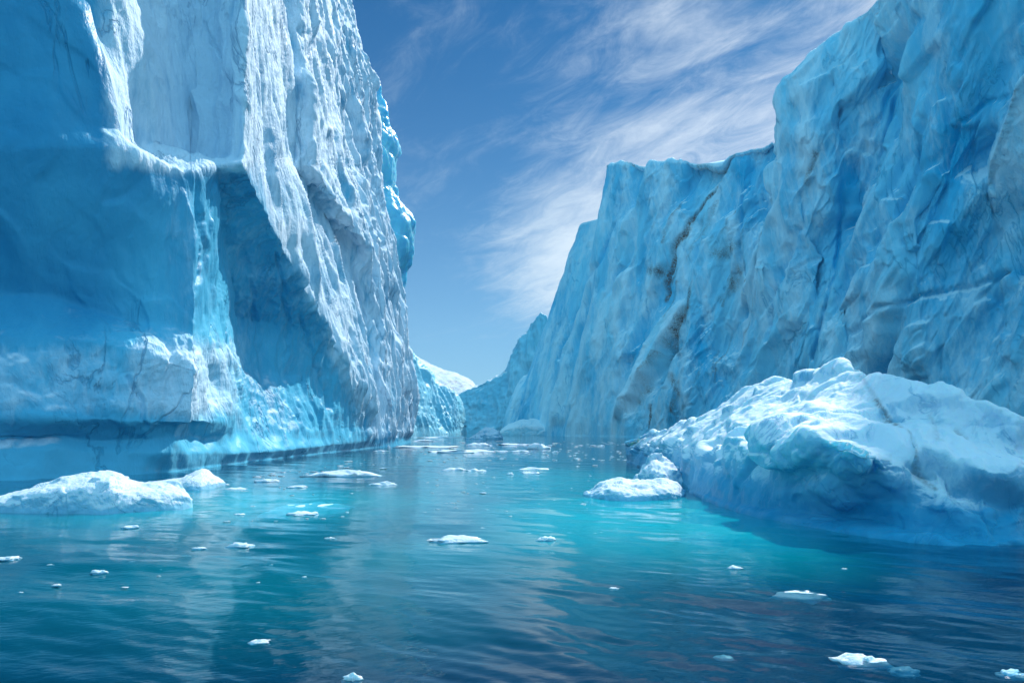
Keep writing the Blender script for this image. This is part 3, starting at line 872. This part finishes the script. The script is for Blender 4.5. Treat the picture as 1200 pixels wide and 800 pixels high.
# ------------------------------------------------------------------ the near berg on the right
def build_berg():
    # per column: water line (px,py), undercut px shift / inset, belly (px,py,d-offset), shoulder, upper, crest, crest distance
    C = [
        #  water line     low (py,+d)    belly (py,+d)   shoulder (py,+d)  upper (py,+d)  crest(px,py,d)
        ((732, 541), (538, 0.3), (532, 0.5), (527, 2.0), (522, 4.0), (733, 519, 108)),
        ((752, 548), (544, 0.3), (534, 0.5), (522, 1.5), (514, 8.0), (762, 508, 104)),
        ((790, 562), (556, 0.4), (540, 0.6), (518, 2.5), (502, 8.0), (800, 494, 88)),
        ((812, 579), (572, 0.4), (552, 0.8), (522, 3.0), (492, 9.0), (835, 482, 76)),
        ((845, 594), (584, 0.6), (556, 0.6), (516, 1.5), (478, 8.0), (873, 458, 67)),
        ((890, 606), (592, 0.8), (556, 0.4), (508, 0.6), (470, 7.0), (915, 444, 60)),
        ((935, 615), (598, 1.2), (562, 0.2), (506, -1.0), (470, 5.0), (952, 435, 55)),
        ((975, 623), (606, 2.0), (574, 1.0), (512, -1.6), (476, 4.0), (985, 425, 51)),
        ((1020, 630), (612, 2.6), (582, 2.2), (530, -0.6), (484, 4.5), (1022, 436, 45)),
        ((1065, 635), (620, 1.6), (590, 2.0), (548, 2.4), (496, 4.0), (1062, 445, 41.5)),
        ((1110, 639), (624, 1.2), (588, 1.4), (546, 2.6), (500, 4.4), (1108, 447, 39.5)),
        ((1160, 641), (630, 0.6), (594, 1.2), (556, 2.6), (515, 4.2), (1150, 466, 38)),
        ((1192, 639), (628, 0.5), (598, 1.4), (566, 2.6), (530, 4.0), (1195, 488, 37)),
        ((1250, 634), (622, 0.6), (600, 1.8), (570, 3.0), (545, 5.0), (1255, 512, 37)),
        ((1340, 612), (604, 0.4), (592, 1.0), (576, 2.0), (560, 3.0), (1335, 545, 39)),
        ((1400, 600), (597, 0.2), (592, 0.5), (588, 0.8), (584, 1.2), (1400, 580, 45)),
    ]
    rows = [[] for _ in range(10)]
    for (wx, wy), (ly, lo), (by, bo), (sy, so), (uy, uo), (cx, cy, cdist) in C:
        d = wd(wy)
        wl = np.array(at(wx, wy, d))
        rows[0].append(wl + (-0.3, -0.8, -3.0))
        rows[1].append(wl)
        k = lambda t: wx + (cx - wx) * t
        rows[2].append(at(k(0.1), ly, d + lo))
        rows[3].append(at(k(0.3), by, d + bo))
        rows[4].append(at(k(0.55), sy, d + so))
        rows[5].append(at(k(0.8), uy, d + uo + (cdist - d) * 0.25))
        c = np.array(at(cx, cy, cdist))
        rows[6].append(c)
        rows[7].append(c + (2.0, 6.0, -c[2] * 0.3))
        rows[8].append(c * (1, 1, 0) + (4.0, 12.0, 0))
        rows[9].append(c * (1, 1, 0) + (4.0, 13.0, -3.0))
    net = np.array(rows)
    segv = [8, 30, 44, 52, 50, 46, 26, 16, 4]
    segu = [26, 44, 44, 44, 46, 46, 44, 46, 46, 46, 50, 44, 30, 24, 12]
    G = fill_net(net, segv, segu, curve=True)
    G = blur(G, 5)
    N = normals(blur(G, 8))
    px, py = pix(G)
    Z = G[..., 2]
    warp = fbm(G / 5.0, 3)[..., None] * 1.8
    P = G + warp
    b1 = billow(P / np.array([5.5, 5.0, 4.2]), 3, 0.42)
    b2 = billow(P / np.array([1.7, 1.7, 1.5]) + 4, 3)
    fac, _ = facets(rot_z_scale(P, 20, (4.2, 4.2, 3.6), 0.3), 12, tilt=0.9, sharp=17.0)
    fac2, _ = facets(rot_z_scale(P, -15, (1.6, 1.6, 1.4), 0.3), 13, tilt=0.9, sharp=20.0)
    flow = ridged(rot_z_scale(P, 20, (2.4, 2.4, 9.0), 0.35), 3)
    fine = fbm(G / 0.45, 4, 0.55)
    amp = np.clip(Z / 3.0, 0.25, 1.0)
    right = sstep(1030, 1090, px)
    crest = sstep(0.45, 0.95, np.linspace(0, 1, G.shape[0]) / 0.84)[:, None]
    disp = amp * (1 - 0.58 * crest) * (0.85 * b1 + 0.18 * b2 + (0.70 + 0.35 * right) * fac + 0.16 * fac2 + 0.22 * flow * (0.6 + 1.4 * right)) + 0.05 * fine
    G2 = G + N * disp[..., None]
    N2 = normals(G2)
    wet_shade = sstep(0.4, 4.0, Z + 0.3 * fbm(G / 2.0, 2))  # less white low down: wet ice, with the shadow there painted in
    snow = np.clip((0.30 + 0.75 * sstep(0.1, 0.65, N2[..., 2]) + 0.25 * right + 0.3 * fbm(P / 3.0, 3)) * wet_shade, 0, 1)
    blue = np.clip(0.25 + 0.75 * (1 - sstep(0, 4.5, Z)) + 0.3 * fbm(P / 4.0, 3), 0, 1)  # lower face bluer: wet ice plus painted shadow
    wob = fbm(np.stack([px / 18.0, py / 18.0, px * 0], -1), 3) * 12
    dirt = np.zeros(px.shape)
    for pts, wdt, a in [([(1028, 470), (1040, 488), (1050, 500)], 6, 0.7), ([(1066, 540), (1076, 552), (1084, 560)], 8, 0.5), ([(1122, 502), (1134, 512)], 10, 0.5),
                        ([(1050, 500), (1064, 520), (1072, 545)], 5, 0.35), ([(1010, 440), (1026, 466)], 5, 0.3), ([(1090, 480), (1100, 520)], 6, 0.25)]:
        dirt = np.maximum(dirt, a * polyline_mask(px + wob, py + wob, pts, wdt))
    root = empty("iceberg", (22, 45, 0))
    tag(root, "large lumpy white iceberg floating in front of the right hand cliff", "iceberg")
    mesh_obj("ice_mass", G2.reshape(-1, 3), grid_faces(*px.shape), M_BERG, {"snow": snow, "blue": blue, "dirt": dirt}, root)


build_berg()
o = berg_from_profile("ice_lump", [(742, 566, 72), (750, 552, 72), (758, 541, 71), (768, 535, 70), (782, 540, 70), (794, 549, 69), (803, 560, 68), (808, 570, 68)], 64, 78, 0.32, M_FLOE, 5, snow_bias=0.95, size=1.6, seg=20)
tag(o, "rounded white ice lump leaning against the big iceberg's left end", "ice lump")
o = berg_from_profile("ice_floe", [(684, 582, 55), (692, 574, 55), (704, 566, 55), (716, 562, 55), (728, 560, 56), (742, 564, 56), (760, 562, 56), (778, 561, 56), (792, 566, 56), (799, 574, 56), (803, 582, 56)], 50.5, 62, 0.16, M_FLOE, 6, snow_bias=0.98, size=1.2, seg=20)
tag(o, "low white floe with two humps beside the big iceberg's left end", "ice floe")
o = berg_from_profile("ice_floe", [(-110, 602, 43), (-60, 592, 44), (0, 582, 44.5), (30, 574, 45), (58, 565, 46), (80, 558, 47), (102, 554, 47.5), (118, 553, 48), (132, 554, 48), (146, 560, 48), (160, 564, 48), (178, 565, 48), (198, 567, 48), (214, 573, 47.5), (226, 584, 47)], 42.6, 54, 0.15, M_FLOE, 9, snow_bias=0.95, size=1.5, seg=24, rim=0.74)
tag(o, "long thick white floe with blue flank below the left cliff", "ice floe")
o = berg_from_profile("ice_floe", [(140, 572, 60), (168, 566, 61), (196, 563, 62), (214, 559, 63), (226, 553, 64), (236, 549, 65), (244, 551, 65), (252, 557, 65), (264, 564, 65)], 59, 70, 0.11, M_FLOE, 12, snow_bias=0.95, size=1.2, seg=18)
tag(o, "smaller white floe with raised tip just behind the long thick floe", "ice floe")

# ------------------------------------------------------------------ floating pieces
FLOAT_GROUP = "ice pieces floating in the channel"


def unit_blob(n_lat, n_lon, seed, flat=1.0, rough=0.35):
    th = np.linspace(0, math.pi, n_lat)
    ph = np.linspace(0, 2 * math.pi, n_lon, endpoint=False)
    T, Pp = np.meshgrid(th, ph, indexing="ij")
    D = np.stack([np.sin(T) * np.cos(Pp), np.sin(T) * np.sin(Pp), np.cos(T)], -1)
    rr = 1 + rough * (billow(D * 1.3 + seed * 3.3, 3) + 0.8 * fbm(D * 0.9 + seed * 5.1, 2))
    edge = 1 + 0.35 * perlin(np.stack([np.cos(Pp) * 1.6, np.sin(Pp) * 1.6, 0 * Pp + seed], -1))
    V = D * rr[..., None]
    V[..., :2] *= edge[..., None]
    i = np.arange(n_lat * n_lon).reshape(n_lat, n_lon)
    j = np.roll(i, -1, 1)
    f = np.stack([i[:-1].ravel(), i[1:].ravel(), j[1:].ravel(), j[:-1].ravel()], 1)
    return V, f


def floater(name, px, py, wpx, hpx, seed, label, cat, mat=None, depth=None, sink=0.22, tilt=0.0, snow=0.95, n=(15, 28), group=FLOAT_GROUP, rough=0.35):
    d = wd(py)
    x, y, _ = at(px, py, d)
    wm, hm = wpx / F * d * 0.5, max(hpx / F * d * 0.62, 0.05)
    lm = depth if depth else wm * 0.7
    V, f = unit_blob(n[0], n[1], seed, rough=rough)
    fa, _ = facets(V * 1.4 + seed * 2.9, 31, tilt=0.8, sharp=24.0)
    V = V * (1 + 0.16 * np.clip(fa, -1.2, 1.2))[..., None] * (wm, lm, hm)
    up = V[..., 2] > 0
    V[..., 2] = np.where(up, V[..., 2] * (1 + 0.5 * perlin(np.stack([V[..., 0] / wm * 1.8, V[..., 1] / lm * 1.8, 0 * V[..., 2] + seed], -1))), V[..., 2] * 0.9)
    V[..., 2] += -hm * sink + tilt * V[..., 0]
    W = V + (x, y + lm * 0.4, 0)
    sn = np.clip(snow * sstep(-0.02, 0.04, V[..., 2]), 0, 1)
    o = mesh_obj(name, W.reshape(-1, 3), [f], mat or M_FLOE, {"snow": sn, "blue": 0.4 + 0 * sn, "dirt": 0 * sn})
    return tag(o, label, cat, group)


for i, (name, px, py, wpx, hpx, label, cat) in enumerate([
    ("ice_floe", 403, 558, 75, 13, "long lumpy white floe on open water before the left cliff's waterline", "ice floe"),
    ("ice_floe", 449, 568, 33, 6, "small flat white floe right of the long lumpy floe", "ice floe"),
    ("ice_floe", 249, 568, 28, 6, "oval white floe just below the raised floe tip at left", "ice floe"),
    ("ice_floe", 277, 573, 25, 3, "thin white sliver above the pale submerged ice patch", "ice floe"),
    ("ice_floe", 312, 564, 28, 5, "slanting narrow white floe beyond the pale submerged patch", "ice floe"),
    ("ice_floe", 347, 571, 25, 4, "short white floe between the submerged patch and the long lumpy floe", "ice floe"),
    ("ice_floe", 353, 603, 36, 6, "greyish white floe at the near rim of the pale submerged patch", "ice floe"),
    ("ice_chunk", 280, 603, 15, 3, "small white chunk left of the greyish white floe", "ice chunk"),
    ("ice_floe", 280, 640, 31, 6, "plump white floe alone on dark water at lower left", "ice floe"),
    ("ice_chunk", 232, 643, 15, 3, "small white chunk left of the plump white floe", "ice chunk"),
    ("ice_chunk", 150, 618, 20, 4, "thin white chunk under the near edge of the long thick floe", "ice chunk"),
    ("ice_chunk", 115, 671, 20, 5, "white chunk on dark water between the plump floe and the left edge", "ice chunk"),
    ("ice_chunk", 65, 686, 11, 3, "tiny white chunk nearest the lower left corner", "ice chunk"),
    ("ice_floe", 8, 655, 30, 4, "flat white floe cut by the left edge of the picture", "ice floe"),
    ("ice_floe", 536, 634, 64, 8, "pointed flat white floe in the middle of the channel", "ice floe"),
    ("ice_chunk", 640, 633, 23, 7, "compact white chunk on bright turquoise water", "ice chunk"),
    ("ice_chunk", 387, 631, 13, 3, "small white chunk at the top of the left cliff's pale reflection", "ice chunk"),
    ("ice_chunk", 356, 677, 7, 3, "tiny white crumb on dark water below the plump floe", "ice chunk"),
    ("ice_chunk", 304, 753, 24, 4, "small broken white chunk near the bottom edge left of centre", "ice chunk"),
    ("ice_chunk", 412, 797, 22, 12, "ragged white chunk cut by the bottom edge of the picture", "ice chunk"),
    ("ice_chunk", 861, 666, 18, 4, "small white chunk on the water below the big iceberg", "ice chunk"),
    ("ice_chunk", 719, 690, 12, 3, "tiny white chunk where turquoise water turns dark", "ice chunk"),
    ("ice_floe", 945, 700, 60, 8, "jagged white floe on dark water in front of the big iceberg", "ice floe"),
    ("ice_floe", 1010, 778, 56, 14, "tapering white floe near the bottom right corner", "ice floe"),
    ("ice_floe", 1062, 787, 42, 7, "half sunken bluish floe touching the tapering white floe", "ice floe"),
    ("ice_floe", 1192, 791, 38, 7, "bluish half sunken floe cut by the right edge of the picture", "ice floe"),
    ("ice_chunk", 990, 667, 7, 2, "tiny lone ice crumb under the big iceberg's dark flank", "ice chunk"),
    ("ice_floe", 533, 551, 30, 5, "white floe with a hump ahead of the left cliff's corner reflection", "ice floe"),
    ("ice_floe", 559, 552, 23, 4, "flat tail piece right of the humped floe", "ice floe"),
    ("ice_floe", 622, 550, 34, 4, "upper of two thin parallel floes in the middle channel", "ice floe"),
    ("ice_floe", 622, 555, 24, 4, "lower of two thin parallel floes in the middle channel", "ice floe"),
    ("ice_chunk", 598, 556, 9, 4, "grey white chunk left of the two parallel floes", "ice chunk"),
    ("ice_floe", 538, 530, 84, 6, "longest thin white floe lying across the far channel", "ice floe"),
    ("ice_floe", 588, 529, 18, 3, "short floe at the right end of the longest thin floe", "ice floe"),
    ("ice_floe", 609, 529, 22, 3, "short floe below the small white berg in the far channel", "ice floe"),
    ("ice_floe", 562, 522, 30, 7, "mounded white floe behind the longest thin floe", "ice floe"),
    ("ice_floe", 500, 524, 70, 4, "pale slab at the foot of the left cliff's far corner", "ice floe"),
    ("ice_floe", 600, 521, 40, 3, "pale thin slab between the mounded floe and the small white berg", "ice floe"),
    ("small_iceberg", 631, 526, 31, 11, "small white berg with steep right end in the far channel", "iceberg"),
    ("ice_floe", 446, 529, 20, 3, "low white floe under the left cliff near the upright splinter", "ice floe"),
    ("ice_chunk", 704, 523, 9, 3, "bright white chunk on far dark water below the right cliff", "ice chunk"),
    ("ice_chunk", 651, 530, 8, 3, "white chunk right of the small white berg", "ice chunk"),
    ("ice_floe", 514, 512.6, 66, 1.6, "very thin pale floe before the low far left cliff", "ice floe"),
    ("ice_floe", 498, 517, 34, 3, "narrow white floe touching the left cliff's far corner", "ice floe"),
]):
    subm = "sunken" in label
    floater(name, px, py, wpx, hpx, 20 + i * 1.37, label, cat, sink=0.55 if subm else (0.12 if py > 620 else 0.25), snow=0.4 if subm else 0.95, depth=None if py > 540 else wpx / F * wd(py) * 0.3)

o = berg_from_profile("small_iceberg", [(546, 514, 345), (556, 509, 345), (566, 503.5, 346), (574, 502.0, 347), (581, 504, 347), (586, 509, 347), (589, 514, 347)], 338, 362, 0.8, M_FLOE, 14, snow_bias=0.55, size=4.0, seg=12, blue_bias=0.6)
tag(o, "low grey blue rounded berg in front of the far turquoise cliff", "iceberg")
floater("ice_splinter", 455.5, 527, 4, 9, 77, "slim upright white ice splinter at the left cliff's waterline", "ice splinter", sink=0.05, tilt=-0.8, n=(9, 10), group=None)
floater("submerged_ice", 352, 596, 96, 9, 31, "pale blue ice shelf lying just under the water at left", "submerged ice", mat=M_SUBM, depth=4.5, sink=1.08, snow=0.7, n=(20, 40), group=None, rough=0.15)
floater("submerged_ice", 850, 768, 22, 5, 35, "faint bluish ice lump drowned below the dark water at lower right", "submerged ice", mat=M_SUBM, sink=1.3, snow=0.4, group=None, rough=0.15)

# crumbs: many small fragments nobody tells apart
crumb_proto = []
for k in range(6):
    V, f = unit_blob(9, 12, 50 + k * 2.1, rough=0.75)
    V = V * (1, 0.7, 0.35) + (0, 0, 0.08)
    me_o = mesh_obj("ice_crumb", V.reshape(-1, 3), [f], M_FLOE, {"snow": np.full(V.shape[:2], 0.9), "blue": np.full(V.shape[:2], 0.3), "dirt": np.zeros(V.shape[:2])})
    crumb_proto.append(me_o)
zones = [  # px range, py range, how many
    ((488, 740), (517, 545), 95), ((490, 700), (545, 600), 55), ((300, 470), (532, 560), 50), ((640, 735), (518, 540), 40), ((260, 420), (560, 612), 22), ((20, 400), (640, 700), 8), ((560, 760), (600, 640), 10)]
first = 0
for (x0, x1), (y0, y1), n in zones:
    for _ in range(n):
        py = y0 + (y1 - y0) * random.random() ** 1.15
        px = random.uniform(x0, x1)
        d = wd(py)
        lim = 545 - 0.11 * (px - 260)                      # keep clear of the left cliff's water line
        if px < 482 and py < 522 + (482 - px) * 0.16 + 6:
            py = 522 + (482 - px) * 0.16 + 6 + random.random() * 8
            d = wd(py)
        size = random.uniform(0.7, 1.0) * random.choice((0.9, 1.2, 1.2, 1.8, 2.6)) / F * d
        if first < 6:
            o = crumb_proto[first]
        else:
            o = crumb_proto[first % 6].copy()
            COL.objects.link(o)
        first += 1
        x, y, _ = at(px, py, d)
        o.location = (x, y, 0)
        o.scale = (size * random.uniform(0.9, 2.2), size * random.uniform(0.8, 1.6), size * random.uniform(0.6, 1.1))
        o.rotation_euler = (0, 0, random.uniform(-0.6, 0.6))
        tag(o, "tiny white ice crumb among the scattered crumbs drifting on the channel", "ice crumb", "tiny ice crumbs scattered over the channel")


# ------------------------------------------------------------------ the air of the channel
def build_haze():
    x0, x1, y0, y1, z0, z1 = -3100.0, 3100.0, -1300.0, 3100.0, -36.0, 420.0
    V = [(x, y, z) for z in (z0, z1) for y in (y0, y1) for x in (x0, x1)]
    f = np.array([(0, 2, 3, 1), (4, 5, 7, 6), (0, 1, 5, 4), (2, 6, 7, 3), (0, 4, 6, 2), (1, 3, 7, 5)])
    m = bpy.data.materials.new("thin sea air")
    m.use_nodes = True
    nt = m.node_tree
    nt.nodes.clear()
    v = node(nt, "ShaderNodeVolumePrincipled", inputs={"Color": (0.45, 0.80, 1.0, 1), "Density": 0.00006, "Anisotropy": 0.2})
    o = node(nt, "ShaderNodeOutputMaterial")
    nt.links.new(v.outputs[0], o.inputs["Volume"])
    h = mesh_obj("haze", np.array(V), [f], m, smooth=False)
    tag(h, kind="stuff")


build_haze()
